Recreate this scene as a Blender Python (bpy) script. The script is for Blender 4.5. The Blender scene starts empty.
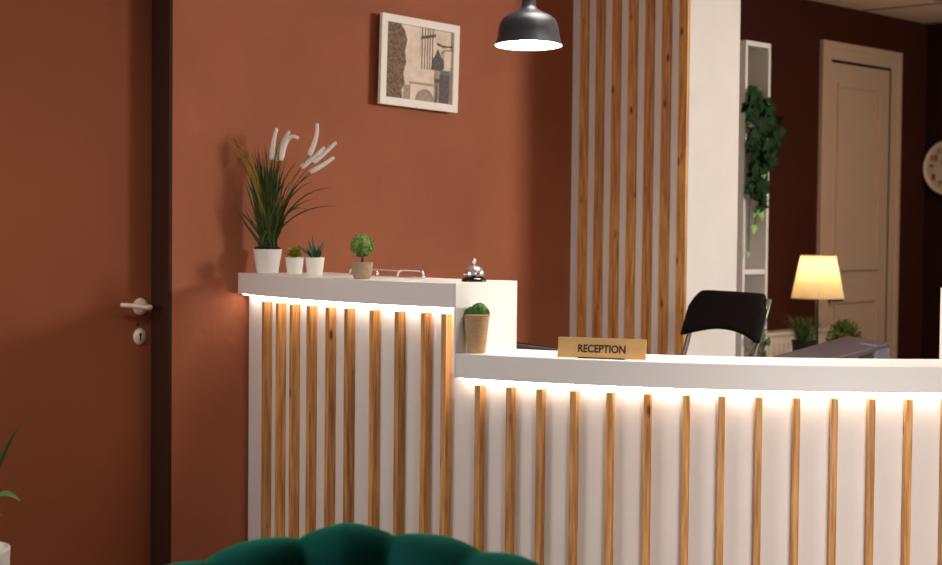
import bpy, bmesh, math, random
from mathutils import Vector, Matrix
random.seed(7)
SC = bpy.context.scene
COL = SC.collection
PI = math.pi

# ------------------------------------------------------------------ camera
EYE = 1.29
FPX = 1600.0
PITCH, ROLL = .0334, .0095
_h = Vector((.723, .691, 0)).normalized()
FW = Vector((_h.x, _h.y, -PITCH)).normalized()
R0 = Vector((_h.y, -_h.x, 0))
U0 = R0.cross(FW)
RT = R0 * math.cos(ROLL) + U0 * math.sin(ROLL)
UP = U0 * math.cos(ROLL) - R0 * math.sin(ROLL)
CAMLOC = Vector((0, 0, EYE))
cam_d = bpy.data.cameras.new('camera')
cam = bpy.data.objects.new('camera', cam_d); COL.objects.link(cam)
cam_d.sensor_width = 36; cam_d.lens = FPX / 942 * 36
cam_d.clip_start = .05
m = Matrix((RT, UP, -FW)).transposed().to_4x4(); m.translation = CAMLOC
cam.matrix_world = m
cam_d.dof.use_dof = True; cam_d.dof.focus_distance = 4.2; cam_d.dof.aperture_fstop = 4.0
SC.camera = cam

def at(px, py, ax, val):
    """point of a world plane (X, Y or Z = val) seen at a photo position"""
    d = FW + RT * ((px - 471) / FPX) - UP * ((py - 282.5) / FPX)
    i = 'XYZ'.index(ax)
    return CAMLOC + d * ((val - CAMLOC[i]) / d[i])
def at_z(px, py, dist):
    return CAMLOC + (FW + RT * ((px - 471) / FPX) - UP * ((py - 282.5) / FPX)) * dist
def to_px(p):
    d = Vector(p) - CAMLOC; w = d.dot(FW)
    return 471 + FPX * d.dot(RT) / w, 282.5 - FPX * d.dot(UP) / w

# ------------------------------------------------------------------ materials
def lin(c):
    return tuple((v / 255 / 12.92 if v <= 10 else ((v / 255 + .055) / 1.055) ** 2.4) for v in c) + (1,)
def mat(name, c, rough=.5, metal=0, noise=0, nscale=8, bump=0, bscale=60, emit=None, estr=0, stretch=None, c2=None, trans=0, spec=.5, coat=0):
    M = bpy.data.materials.new(name); M.use_nodes = True
    nt = M.node_tree; b = nt.nodes['Principled BSDF']
    c = lin(c) if max(c) > 1 else tuple(c) + (1,)
    b.inputs['Base Color'].default_value = c
    b.inputs['Roughness'].default_value = rough
    b.inputs['Metallic'].default_value = metal
    b.inputs['Specular IOR Level'].default_value = spec
    b.inputs['Coat Weight'].default_value = coat
    if trans: b.inputs['Transmission Weight'].default_value = trans
    tc = nt.nodes.new('ShaderNodeTexCoord'); mp = nt.nodes.new('ShaderNodeMapping')
    nt.links.new(tc.outputs['Object'], mp.inputs['Vector'])
    if stretch: mp.inputs['Scale'].default_value = stretch
    if noise or c2:
        n = nt.nodes.new('ShaderNodeTexNoise'); n.inputs['Scale'].default_value = nscale
        n.inputs['Detail'].default_value = 5
        nt.links.new(mp.outputs[0], n.inputs['Vector'])
        r = nt.nodes.new('ShaderNodeValToRGB')
        k = noise
        cc2 = lin(c2) if c2 else tuple(min(1, v * (1 + k)) for v in c[:3]) + (1,)
        cc1 = c if c2 else tuple(v * (1 - k) for v in c[:3]) + (1,)
        r.color_ramp.elements[0].color = cc1; r.color_ramp.elements[0].position = .35
        r.color_ramp.elements[1].color = cc2; r.color_ramp.elements[1].position = .65
        nt.links.new(n.outputs['Fac'], r.inputs['Fac']); nt.links.new(r.outputs[0], b.inputs['Base Color'])
    if bump:
        n2 = nt.nodes.new('ShaderNodeTexNoise'); n2.inputs['Scale'].default_value = bscale; n2.inputs['Detail'].default_value = 6
        nt.links.new(mp.outputs[0], n2.inputs['Vector'])
        bp = nt.nodes.new('ShaderNodeBump'); bp.inputs['Strength'].default_value = bump; bp.inputs['Distance'].default_value = .01
        nt.links.new(n2.outputs['Fac'], bp.inputs['Height']); nt.links.new(bp.outputs[0], b.inputs['Normal'])
    if emit:
        b.inputs['Emission Color'].default_value = lin(emit); b.inputs['Emission Strength'].default_value = estr
    return M

def wood_mat(name, light, dark, knot):
    M = bpy.data.materials.new(name); M.use_nodes = True
    nt = M.node_tree; b = nt.nodes['Principled BSDF']; L = nt.links
    b.inputs['Roughness'].default_value = .5
    tc = nt.nodes.new('ShaderNodeTexCoord'); oi = nt.nodes.new('ShaderNodeObjectInfo')
    off = nt.nodes.new('ShaderNodeVectorMath'); off.operation = 'ADD'
    sc = nt.nodes.new('ShaderNodeVectorMath'); sc.operation = 'SCALE'; sc.inputs['Scale'].default_value = 37
    L.new(oi.outputs['Random'], sc.inputs[0]); L.new(tc.outputs['Object'], off.inputs[0]); L.new(sc.outputs[0], off.inputs[1])
    mp = nt.nodes.new('ShaderNodeMapping'); mp.inputs['Scale'].default_value = (1, 1, .06); L.new(off.outputs[0], mp.inputs[0])
    n = nt.nodes.new('ShaderNodeTexNoise'); n.inputs['Scale'].default_value = 110; n.inputs['Detail'].default_value = 5; L.new(mp.outputs[0], n.inputs['Vector'])
    r = nt.nodes.new('ShaderNodeValToRGB'); L.new(n.outputs['Fac'], r.inputs[0])
    r.color_ramp.elements[0].color = lin(dark); r.color_ramp.elements[0].position = .32
    r.color_ramp.elements[1].color = lin(light); r.color_ramp.elements[1].position = .62
    mp2 = nt.nodes.new('ShaderNodeMapping'); mp2.inputs['Scale'].default_value = (1, 1, .45); L.new(off.outputs[0], mp2.inputs[0])
    v = nt.nodes.new('ShaderNodeTexVoronoi'); v.inputs['Scale'].default_value = 15; L.new(mp2.outputs[0], v.inputs['Vector'])
    r2 = nt.nodes.new('ShaderNodeValToRGB'); L.new(v.outputs['Distance'], r2.inputs[0])
    r2.color_ramp.elements[0].color = (1, 1, 1, 1); r2.color_ramp.elements[0].position = .05
    r2.color_ramp.elements[1].color = (0, 0, 0, 1); r2.color_ramp.elements[1].position = .15
    mx = nt.nodes.new('ShaderNodeMix'); mx.data_type = 'RGBA'
    L.new(r2.outputs[0], mx.inputs['Factor']); L.new(r.outputs[0], mx.inputs[6]); mx.inputs[7].default_value = lin(knot)
    hs = nt.nodes.new('ShaderNodeHueSaturation')
    mr = nt.nodes.new('ShaderNodeMapRange'); mr.inputs['To Min'].default_value = .82; mr.inputs['To Max'].default_value = 1.15
    L.new(oi.outputs['Random'], mr.inputs['Value']); L.new(mr.outputs[0], hs.inputs['Value'])
    L.new(mx.outputs[2], hs.inputs['Color']); L.new(hs.outputs[0], b.inputs['Base Color'])
    return M

M = {}
M['terracotta'] = mat('terracotta clay plaster', (166, 98, 68), .75, noise=.09, nscale=2.2, bump=.12, bscale=35, spec=.25)
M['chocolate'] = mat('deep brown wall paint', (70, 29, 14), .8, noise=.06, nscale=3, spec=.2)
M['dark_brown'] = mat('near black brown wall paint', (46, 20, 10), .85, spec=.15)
M['door_brown'] = mat('brown painted door', (136, 76, 49), .75, noise=.05, nscale=2, spec=.12)
M['jamb_brown'] = mat('dark brown door frame', (60, 33, 21), .7, spec=.15)
M['rubber'] = mat('black door seal', (14, 10, 9), .7)
M['white'] = mat('white painted board', (232, 226, 220), .5, bump=.02, bscale=200)
M['white_plaster'] = mat('white plaster', (228, 221, 214), .8, noise=.02, bump=.05, bscale=90, spec=.3)
M['white_wall_panel'] = mat('white counter front board', (226, 216, 208), .6, noise=.02, bump=.05, bscale=50)
M['cream_door'] = mat('cream painted door', (214, 184, 156), .5, noise=.02)
M['wood'] = wood_mat('pine slat', (218, 162, 94), (166, 104, 48), (92, 48, 20))
M['led'] = mat('led strip', (255, 255, 255), .5, emit=(255, 244, 230), estr=19)
M['led_low'] = mat('short led strip', (255, 255, 255), .5, emit=(255, 244, 230), estr=7)
M['floor'] = mat('grey brown floor', (120, 98, 82), .5, noise=.1)
M['steel'] = mat('brushed steel', (232, 214, 196), .4, .35)
M['tube_grey'] = mat('grey lacquered tube', (120, 112, 108), .35, .6)
M['chrome'] = mat('chrome', (240, 238, 238), .22, .9)
M['black_gloss'] = mat('black enamel', (14, 12, 16), .18, coat=.5)
M['black_soft'] = mat('black plastic', (20, 18, 18), .6)
M['black_pad'] = mat('black seat vinyl', (15, 10, 9), .8, spec=.15)
M['charcoal'] = mat('charcoal lacquered metal', (38, 38, 46), .38)
M['shade_in'] = mat('white lamp inside', (250, 250, 250), .6, emit=(255, 244, 235), estr=2.2)
M['bulb'] = mat('lit bulb', (255, 255, 255), .5, emit=(255, 238, 220), estr=22)
M['velvet'] = mat('emerald velvet', (4, 106, 100), .85, noise=.12, nscale=5, bump=.05, bscale=300, spec=.25)
M['velvet'].node_tree.nodes['Principled BSDF'].inputs['Sheen Weight'].default_value = 1.0
M['velvet'].node_tree.nodes['Principled BSDF'].inputs['Sheen Tint'].default_value = lin((40, 190, 150))
M['gold'] = mat('brass legs', (190, 140, 70), .3, 1)
M['pot_white'] = mat('white ceramic', (236, 234, 228), .4)
M['soil'] = mat('dark soil', (26, 20, 18), .95, noise=.3, nscale=60)
M['grass_dark'] = mat('dark green blade', (40, 56, 22), .6, c2=(80, 90, 34), nscale=30, spec=.3)
M['grass_yellow'] = mat('yellowed blade', (172, 134, 40), .6, c2=(136, 116, 42), nscale=25, spec=.3)
M['plume'] = mat('cream plume', (252, 244, 232), .9, noise=.04, nscale=200, bump=.5, bscale=300, spec=.1)
M['succ_yellow'] = mat('yellow green succulent', (96, 112, 28), .55, c2=(166, 150, 50), nscale=40)
M['succ_blue'] = mat('blue green succulent', (52, 84, 60), .55, c2=(92, 122, 88), nscale=40)
M['box_green'] = mat('boxwood leaves', (92, 128, 48), .7, c2=(152, 184, 92), nscale=120)
M['moss'] = mat('moss', (52, 88, 36), .9, c2=(100, 142, 66), nscale=140)
M['stem'] = mat('brown stem', (72, 44, 28), .8)
M['linen'] = mat('woven jute pot', (176, 152, 122), .9, noise=.12, nscale=70, stretch=(1, 1, 6), bump=.5, bscale=120)
M['twine'] = mat('tan twine', (190, 154, 112), .9, noise=.12, nscale=60, stretch=(1, 1, 8), bump=.3, bscale=150)
M['ivy'] = mat('dark ivy', (16, 40, 16), .7, c2=(30, 62, 24), nscale=25, spec=.15)
M['ivy_light'] = mat('young ivy', (96, 150, 48), .5, c2=(128, 178, 66), nscale=25)
M['fern'] = mat('mid green foliage', (48, 76, 26), .6, c2=(98, 116, 38), nscale=40)
M['houseplant'] = mat('house plant leaf', (70, 104, 40), .5, c2=(92, 126, 52), nscale=20)
M['plate'] = mat('tan wooden plate', (206, 162, 100), .5, noise=.05, nscale=60, stretch=(.15, 1, 1))
M['ink'] = mat('dark brown lettering', (50, 30, 22), .6)
M['frame_white'] = mat('white picture frame', (240, 232, 220), .45)
M['print_cream'] = mat('print cream', (232, 210, 184), .6, noise=.14, nscale=25)
M['print_pink'] = mat('print pale stone', (238, 216, 196), .6, noise=.12, nscale=30)
M['print_leaf'] = mat('print foliage', (44, 28, 14), .6, c2=(150, 108, 54), nscale=150)
M['print_dark'] = mat('print dark', (48, 32, 32), .6, c2=(110, 84, 78), nscale=120)
M['print_grey'] = mat('print taupe', (150, 124, 110), .6, c2=(186, 160, 144), nscale=70)
M['print_teal'] = mat('print teal', (70, 112, 98), .6)
M['clock_face'] = mat('ivory clock face', (226, 200, 176), .5)
M['clock_rim'] = mat('pale clock rim', (232, 212, 190), .4)
M['clock_ink'] = mat('clock numerals', (70, 46, 36), .6)
M['radiator'] = mat('white enamel', (226, 216, 204), .4)
M['mon'] = mat('grey glossy plastic', (76, 64, 68), .4, spec=.4)
M['mon_side'] = mat('blue grey plastic', (92, 90, 104), .45)
M['mon_dark'] = mat('dark plum plastic', (52, 34, 40), .4)
M['tile'] = mat('ceiling tile', (240, 214, 188), .9, noise=.03, nscale=40)
M['tile_gap'] = mat('ceiling rail', (150, 124, 104), .8)
# pleated translucent lamp shade
def shade_mat():
    Mt = bpy.data.materials.new('cream pleated fabric'); Mt.use_nodes = True
    nt = Mt.node_tree; out = nt.nodes['Material Output']; b = nt.nodes['Principled BSDF']
    b.inputs['Base Color'].default_value = lin((244, 232, 204)); b.inputs['Roughness'].default_value = .9
    t = nt.nodes.new('ShaderNodeBsdfTranslucent'); t.inputs[0].default_value = lin((255, 236, 196))
    mx = nt.nodes.new('ShaderNodeMixShader'); mx.inputs[0].default_value = .55
    nt.links.new(b.outputs[0], mx.inputs[1]); nt.links.new(t.outputs[0], mx.inputs[2]); nt.links.new(mx.outputs[0], out.inputs[0])
    return Mt
M['shade'] = shade_mat()

# ------------------------------------------------------------------ mesh builder
class MB:
    def __init__(s): s.v = []; s.f = []; s.mi = []; s.sm = []
    def add(s, vs, fs, mi=0, sm=False):
        o = len(s.v); s.v += [tuple(v) for v in vs]
        for f in fs: s.f.append([o + i for i in f]); s.mi.append(mi); s.sm.append(sm)
        return s
    def box(s, a, b, mi=0):
        x0, y0, z0 = a; x1, y1, z1 = b
        return s.add([(x0,y0,z0),(x1,y0,z0),(x1,y1,z0),(x0,y1,z0),(x0,y0,z1),(x1,y0,z1),(x1,y1,z1),(x0,y1,z1)],
            [(3,2,1,0),(4,5,6,7),(0,1,5,4),(1,2,6,5),(2,3,7,6),(3,0,4,7)], mi)
    def prism(s, poly, vec, mi=0, sm=False):
        """poly: list of 3D points, extruded by vec"""
        n = len(poly); vec = Vector(vec)
        vs = [Vector(p) for p in poly] + [Vector(p) + vec for p in poly]
        s.add(vs, [list(range(n))[::-1], list(range(n, 2 * n))], mi)
        return s.add(vs, [(i, (i + 1) % n, n + (i + 1) % n, n + i) for i in range(n)], mi, sm)
    def lathe(s, prof, c=(0,0,0), n=40, mi=0, axis='Z', sm=True):
        c = Vector(c); vs = []; fs = []
        for r, h in prof:
            for k in range(n):
                a = 2 * PI * k / n; x, y = r * math.cos(a), r * math.sin(a)
                p = (x, y, h) if axis == 'Z' else ((h, x, y) if axis == 'X' else (x, h, y))
                vs.append(c + Vector(p))
        for j in range(len(prof) - 1):
            for k in range(n):
                k2 = (k + 1) % n
                f = (j*n+k, j*n+k2, (j+1)*n+k2, (j+1)*n+k)
                fs.append(f if axis != 'Y' else f[::-1])
        return s.add(vs, fs, mi, sm)
    def tube(s, pts, r, n=10, mi=0, cap=True):
        pts = [Vector(p) for p in pts]; N = len(pts)
        rr = r if isinstance(r, (list, tuple)) else [r] * N
        vs = []; fs = []; prev = None
        for i, p in enumerate(pts):
            t = (pts[min(i+1, N-1)] - pts[max(i-1, 0)]).normalized()
            if prev is None:
                a = t.orthogonal().normalized()
            else:
                a = (prev - t * prev.dot(t)).normalized()
            prev = a; b = t.cross(a)
            for k in range(n):
                g = 2 * PI * k / n; vs.append(p + (a * math.cos(g) + b * math.sin(g)) * rr[i])
        for i in range(N - 1):
            for k in range(n):
                k2 = (k + 1) % n; fs.append((i*n+k, i*n+k2, (i+1)*n+k2, (i+1)*n+k))
        if cap: fs += [tuple(range(n))[::-1], tuple(range((N-1)*n, N*n))]
        return s.add(vs, fs, mi, True)
    def sphere(s, c, r, n=16, m=10, mi=0, sq=(1,1,1)):
        c = Vector(c); vs = []; fs = []
        for j in range(m + 1):
            t = PI * j / m
            for k in range(n):
                a = 2*PI*k/n
                vs.append(c + Vector((r*sq[0]*math.sin(t)*math.cos(a), r*sq[1]*math.sin(t)*math.sin(a), r*sq[2]*math.cos(t))))
        for j in range(m):
            for k in range(n):
                k2 = (k+1)%n; fs.append((j*n+k, (j+1)*n+k, (j+1)*n+k2, j*n+k2))
        return s.add(vs, fs, mi, True)
    def blade(s, pts, w, side, mi=0, fold=.25, tipw=.05):
        """long leaf along pts, V folded"""
        pts = [Vector(p) for p in pts]; N = len(pts); side = Vector(side).normalized(); vs = []; fs = []
        for i, p in enumerate(pts):
            u = i / (N - 1)
            t = (pts[min(i+1, N-1)] - pts[max(i-1, 0)]).normalized()
            sd = (side - t * side.dot(t)).normalized(); nn = sd.cross(t)
            ww = w * max(tipw, (min(1, .55 + u * 1.6) * (1 - u ** 3)))
            vs += [p - sd * ww/2 + nn * ww * fold, p, p + sd * ww/2 + nn * ww * fold]
        for i in range(N - 1):
            fs += [(3*i, 3*i+1, 3*i+4, 3*i+3), (3*i+1, 3*i+2, 3*i+5, 3*i+4)]
        return s.add(vs, fs, mi, True)
    def leaf(s, base, d, n, L, W, shape=None, mi=0):
        d = Vector(d).normalized(); n = Vector(n); n = (n - d * n.dot(d)).normalized(); sd = d.cross(n)
        base = Vector(base)
        shape = shape or [(0, 0), (.25, .38), (.55, .5), (.8, .28), (1, 0)]
        ctr = [base + d * (L * u) - n * (L * .12 * u * u) for u, w in shape]
        vs = []; fs = []
        for (u, w), c in zip(shape, ctr):
            vs += [c - sd * W * w + n * W * w * .25, c, c + sd * W * w + n * W * w * .25]
        for i in range(len(shape) - 1):
            fs += [(3*i, 3*i+1, 3*i+4, 3*i+3), (3*i+1, 3*i+2, 3*i+5, 3*i+4)]
        return s.add(vs, fs, mi, True)
    def shift(s, d):
        s.v = [tuple(Vector(v) + Vector(d)) for v in s.v]; return s
    def xf(s, M4):
        s.v = [tuple(M4 @ Vector(v)) for v in s.v]; return s
    def build(s, name, mats, parent=None, bevel=0, seg=2, weld=True, loc=None):
        me = bpy.data.meshes.new(name); me.from_pydata(s.v, [], s.f)
        mats = mats if isinstance(mats, (list, tuple)) else [mats]
        for q in mats: me.materials.append(q)
        for p, mi, sm in zip(me.polygons, s.mi, s.sm): p.material_index = mi; p.use_smooth = sm
        bm = bmesh.new(); bm.from_mesh(me)
        if weld: bmesh.ops.remove_doubles(bm, verts=bm.verts, dist=1e-5)
        if bevel:
            es = [e for e in bm.edges if len(e.link_faces) == 2 and e.calc_face_angle(0) > .6]
            if es: bmesh.ops.bevel(bm, geom=es, offset=bevel, segments=seg, affect='EDGES', profile=.5, clamp_overlap=True)
        bm.to_mesh(me); bm.free()
        o = bpy.data.objects.new(name, me); COL.objects.link(o)
        if parent is not None: o.parent = parent
        if loc is not None: o.location = loc
        return o
def tag(o, label, cat, group=None):
    o['label'] = label; o['category'] = cat
    if group: o['group'] = group
    return o
def thing(name, label, cat, loc=(0,0,0), rz=0, group=None):
    o = bpy.data.objects.new(name, None); COL.objects.link(o); o.location = loc; o.rotation_euler = (0,0,rz)
    o.empty_display_size = .1
    return tag(o, label, cat, group)
def struct(o): o['kind'] = 'structure'; return o
def text_mesh(body, size, extrude=.001):
    cu = bpy.data.curves.new('lettering', 'FONT'); cu.body = body; cu.size = size; cu.extrude = extrude; cu.offset = size * .03
    cu.align_x = 'CENTER'; cu.align_y = 'CENTER'
    o = bpy.data.objects.new('lettering', cu); COL.objects.link(o)
    dg = bpy.context.evaluated_depsgraph_get()
    me = bpy.data.meshes.new_from_object(o.evaluated_get(dg))
    bpy.data.objects.remove(o); bpy.data.curves.remove(cu)
    vs = [v.co.copy() for v in me.vertices]; fs = [list(p.vertices) for p in me.polygons]
    bpy.data.meshes.remove(me)
    return vs, fs
def seq(n, a=0., b=1.): return [a + (b - a) * i / (n - 1) for i in range(n)]
def bez(p0, p1, p2, n=9):
    p0, p1, p2 = Vector(p0), Vector(p1), Vector(p2)
    return [p0*(1-t)**2 + p1*2*t*(1-t) + p2*t*t for t in seq(n)]

# ------------------------------------------------------------------ room
WY, WX, CZ = 3.95, 7.45, 2.345
DX1, DX0, DZ = 2.839, 1.80, 2.09          # left door opening
PX0, PX1, PY = 4.682, 4.995, 3.405           # pillar
struct(MB().box((-3, -3.2, -.1), (WX + .2, WY + .4, 0)).build('floor', M['floor']))
mb = MB()
mb.box((-3, WY, 0), (DX0, WY + .25, CZ)).box((DX0, WY, DZ), (DX1, WY + .25, CZ)).box((DX1, WY, 0), (PX0 + .1, WY + .25, CZ))
mb.box((DX0, WY + .22, 0), (DX1, WY + .25, DZ))
struct(mb.build('wall_back_left', M['terracotta'], weld=False))
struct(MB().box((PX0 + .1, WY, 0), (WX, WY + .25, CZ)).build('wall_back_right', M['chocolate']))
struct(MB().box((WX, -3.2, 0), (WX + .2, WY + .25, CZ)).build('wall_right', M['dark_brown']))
# ceiling of tiles on rails
ceil = struct(MB().box((-3, -3.2, CZ + .012), (WX + .2, WY + .25, CZ + .1)).build('ceiling', M['tile_gap']))
mb = MB()
xs = [WX, WX - .05, WX - .655]
while xs[-1] > -2.9: xs.append(xs[-1] - .6)
ys = [WY, WY - .45]
while ys[-1] > -3: ys.append(ys[-1] - .6)
for i in range(len(xs) - 1):
    for j in range(len(ys) - 1):
        mb.box((xs[i+1] + .001, ys[j+1] + .001, CZ), (xs[i] - .001, ys[j] - .001, CZ + .011))
mb.build('ceiling_tiles', M['tile'], ceil, weld=False)
mb = MB()
for x in xs[1:-1]: mb.box((x - .012, ys[-1], CZ - .004), (x + .012, WY, CZ - .0005))
for y in ys[1:-1]: mb.box((xs[-1], y - .012, CZ - .0035), (WX, y + .012, CZ - .0005))
mb.build('ceiling_rails', M['tile_gap'], ceil, weld=False)

# ---- left door
door = struct(MB().box((DX0 + .035, WY + .09, .008), (DX1 - .004, WY + .135, DZ - .035)).build('door_1', M['door_brown'], bevel=.002))
mb = MB()
mb.box((DX1 - .012, WY + .0, 0), (DX1 + .0, WY + .22, DZ)).box((DX0, WY, 0), (DX0 + .03, WY + .22, DZ)).box((DX0, WY, DZ - .03), (DX1, WY + .22, DZ))
mb.build('door_frame', M['jamb_brown'], door, weld=False)
LY = WY + .09
c = at(140, 306.5, 'Y', LY)
mb = MB().lathe([(0, -.011), (.018, -.011), (.0245, -.008), (.026, 0)], c, 32, axis='Y')
rose = mb.build('handle_rosette', M['steel'], door)
e = at(151, 308, 'Y', LY - .058); t = at(122, 305.3, 'Y', LY - .055)
cy = Vector((c.x, LY - .005, c.z)); el = Vector((c.x + .0, LY - .058, c.z))
MB().tube([cy, cy.lerp(el, .5), el + Vector((0, .006, 0)), el + Vector((-.005, 0, 0)), el + Vector((-.03, -.001, .001)), el + Vector((-.065, 0, .006)), el + Vector((-.104, .004, .010))],
          [.009, .008, .0085, .009, .0085, .0075, .0065], 14).build('handle_lever', M['steel'], door)
c2 = at(139.3, 336.5, 'Y', LY)
mb = MB().lathe([(0, -.006), (.019, -.006), (.0205, -.003), (.021, 0)], (0, 0, 0), 32, axis='Y')
mb.xf(Matrix.Translation(c2) @ Matrix.Diagonal((1.06, 1, 1.2, 1)))
esc = mb.build('keyhole_plate', M['steel'], door)
mb = MB().lathe([(0, -.0006), (.0045, -.0006), (.0045, 0)], c2 + Vector((0, -.006, .006)), 16, axis='Y')
mb.box(c2 + Vector((-.0024, -.0066, -.012)), c2 + Vector((.0024, -.006, .006)))
mb.build('keyhole', M['rubber'], esc, weld=False)
MB().lathe([(0, -.004), (.004, -.004), (.005, 0)], at(137.3, 324.5, 'Y', LY), 14, axis='Y').build('dark_disc', M['rubber'], door)  # small dark disc between the lever and the keyhole plate

# ---- right door
d2x0, d2x1, d2z = at(820.5, 45, 'Y', WY - .024).x + .042, at(903, 53, 'Y', WY - .024).x - .012, at(822, 39, 'Y', WY - .024).z - .012
cs = .07
door2 = struct(MB().box((d2x0 + cs, WY - .005, .005), (d2x1 - cs, WY - .0005, d2z - cs - .012)).build('door_2', M['cream_door']))
mb = MB()
for a, b in (((d2x0, 0), (d2x0 + cs, d2z)), ((d2x1 - cs, 0), (d2x1, d2z)), ((d2x0 + cs, d2z - cs), (d2x1 - cs, d2z))):
    mb.box((a[0], WY - .018, a[1]), (b[0], WY, b[1]))
for a, b in (((d2x0 - .012, 0), (d2x0 + .022, d2z + .012)), ((d2x1 - .022, 0), (d2x1 + .012, d2z + .012)), ((d2x0 + .022, d2z - .02), (d2x1 - .022, d2z + .012))):
    mb.box((a[0], WY - .024, a[1]), (b[0], WY, b[1]))
mb.build('door_casing', M['cream_door'], door2, weld=False, bevel=.003)
mb = MB()
mb.box((d2x0 + cs, WY - .0058, 0), (d2x0 + cs + .008, WY - .0052, d2z - cs)).box((d2x1 - cs - .01, WY - .0058, 0), (d2x1 - cs, WY - .0052, d2z - cs)).box((d2x0 + cs, WY - .0058, d2z - cs - .012), (d2x1 - cs, WY - .0052, d2z - cs))
mb.build('door_gap', M['rubber'], door2, weld=False)
ix0, ix1, iz = d2x0 + cs + .07, d2x1 - cs - .1, d2z - cs - .1
mb = MB()
for (za, zb) in ((1.11, iz), (.2, .98)):
    w, hgt = .022, .012
    for a, b in (((ix0, za), (ix0 + w, zb)), ((ix1 - w, za), (ix1, zb)), ((ix0 + w, zb - w), (ix1 - w, zb)), ((ix0 + w, za), (ix1 - w, za + w))):
        mb.box((a[0], WY - .005 - hgt, a[1]), (b[0], WY - .005, b[1]))
mb.build('panel_moulding', M['cream_door'], door2, weld=False, bevel=.003)
hp = at(830.5, 300, 'Y', WY - .02)
MB().tube([(hp.x, WY - .005, hp.z), (hp.x, WY - .05, hp.z), (hp.x + .01, WY - .055, hp.z), (hp.x + .05, WY - .055, hp.z)], .006, 10).build('door_handle', M['black_soft'], door2)

# ---- pillar with slats
pil = struct(MB().box((PX0, PY, 0), (PX1, WY, CZ)).build('wall_pillar', M['white_plaster']))
y = WY - .045
for i in range(7):
    y0 = y - i * .0768
    MB().box((PX0 - .012, y0 - .0375, .005), (PX0 - .0005, y0, CZ - .002)).build('slat', M['wood'], pil, bevel=.0015)

# ------------------------------------------------------------------ reception counter
A0, A1, A2, A3 = -.3335, .3304, .2371, -.0722
ZH, ZL, TH = 1.1481, .9656, .0647
SMAX = 3.3
_N = 661
_cx, _cy, _th = [3.0847], [WY - .002], []
for i in range(_N):
    s_ = SMAX * i / (_N - 1); q = min(s_, 2.5)
    _th.append(A0 + A1*q + A2*q*q + A3*q**3)
for i in range(1, _N):
    h_ = SMAX / (_N - 1); a = (_th[i] + _th[i-1]) / 2
    _cx.append(_cx[-1] + math.sin(a) * h_); _cy.append(_cy[-1] - math.cos(a) * h_)
def cv(s, off=0., z=0.):
    """point of the counter's plan curve; off > 0 goes inward (to the staff side)"""
    k = max(0, min(_N - 1.001, s / SMAX * (_N - 1))); i = int(k); u = k - i
    x = _cx[i] + (_cx[i+1] - _cx[i]) * u; y = _cy[i] + (_cy[i+1] - _cy[i]) * u; a = _th[i] + (_th[i+1] - _th[i]) * u
    return Vector((x + math.cos(a) * off, min(y + math.sin(a) * off, WY - .002), z))
def ang(s):
    i = int(max(0, min(_N - 1, s / SMAX * (_N - 1)))); return _th[i]
def s_for(px, off, z):
    lo, hi = 0., 2.6
    for _ in range(40):
        md = (lo + hi) / 2
        if to_px(cv(md, off, z))[0] < px: lo = md
        else: hi = md
    return lo
def ribbon(s0, s1, o0, o1, z0, z1, n=60, mi=0, mb=None):
    mb = mb or MB(); vs = []; fs = []
    for s in seq(n, s0, s1):
        vs += [cv(s, o0, z0), cv(s, o1, z0), cv(s, o1, z1), cv(s, o0, z1)]
    for i in range(n - 1):
        for k in range(4):
            k2 = (k + 1) % 4; fs.append((4*i+k, 4*i+4+k, 4*i+4+k2, 4*i+k2))
    fs += [(0, 1, 2, 3), (4*n-1, 4*n-2, 4*n-3, 4*n-4)]
    return mb.add(vs, fs, mi)
SE, SR = 1.055, 2.402          # where the raised left part ends and the raised right part begins
DH, DL, OV = .31, .235, .037
base = Vector((3.2, 2.6, 0))
ctr = thing('reception_counter', 'curved white reception counter with vertical pine slats and glowing strip lights', 'counter', base)
def cpart(mb, name, m_, bevel=0, parent=None):
    return mb.shift(-base).build(name, m_, parent or ctr, bevel=bevel)
mb = MB()
ribbon(0, SE, OV, OV + .04, 0, ZH - TH, mb=mb); ribbon(SE, SR, OV, OV + .04, 0, ZL - TH, mb=mb); ribbon(SR, SMAX, OV, OV + .04, 0, ZH - TH, mb=mb)
cpart(mb, 'front_panel', M['white_wall_panel'])
cpart(ribbon(0, SE - .0062, 0, DH, ZH - TH, ZH), 'raised_top', M['white'], .002)
cpart(ribbon(SE, SR, 0, DL, ZL - TH, ZL), 'countertop', M['white'], .002)
cpart(ribbon(SR + .0122, SMAX, 0, DH, ZH - TH, ZH), 'raised_top', M['white'], .002)
cpart(ribbon(SE - .006, SE, .0, DH, ZL - TH, ZH, 2), 'end_panel', M['white'])
cpart(ribbon(SR, SR + .012, .0, DH, ZL - TH, ZH, 2), 'end_panel', M['white'])
mb = MB(); ribbon(SE - .02, SE - .006, DH - .012, DH, 0, ZH - TH, 2, mb=mb); ribbon(.02, SE - .02, DH - .012, DH, 0, ZH - TH, 30, mb=mb)
cpart(mb, 'back_panel', M['white'])
# strip lights under the overhangs
mb = MB()
ribbon(.015, SE - .012, .012, .020, ZH - TH - .0028, ZH - TH - .0005, mb=mb)
cpart(mb, 'light_strip', M['led'])
mb = MB(); ribbon(SE - .0105, SE - .0065, .016, .022, ZL - TH, ZH - TH - .005, 2, mb=mb); cpart(mb, 'light_strip', M['led_low'])
mb = MB(); ribbon(SE + .004, SR - .004, .012, .020, ZL - TH - .0028, ZL - TH - .0005, mb=mb); cpart(mb, 'light_strip', M['led'])
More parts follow.
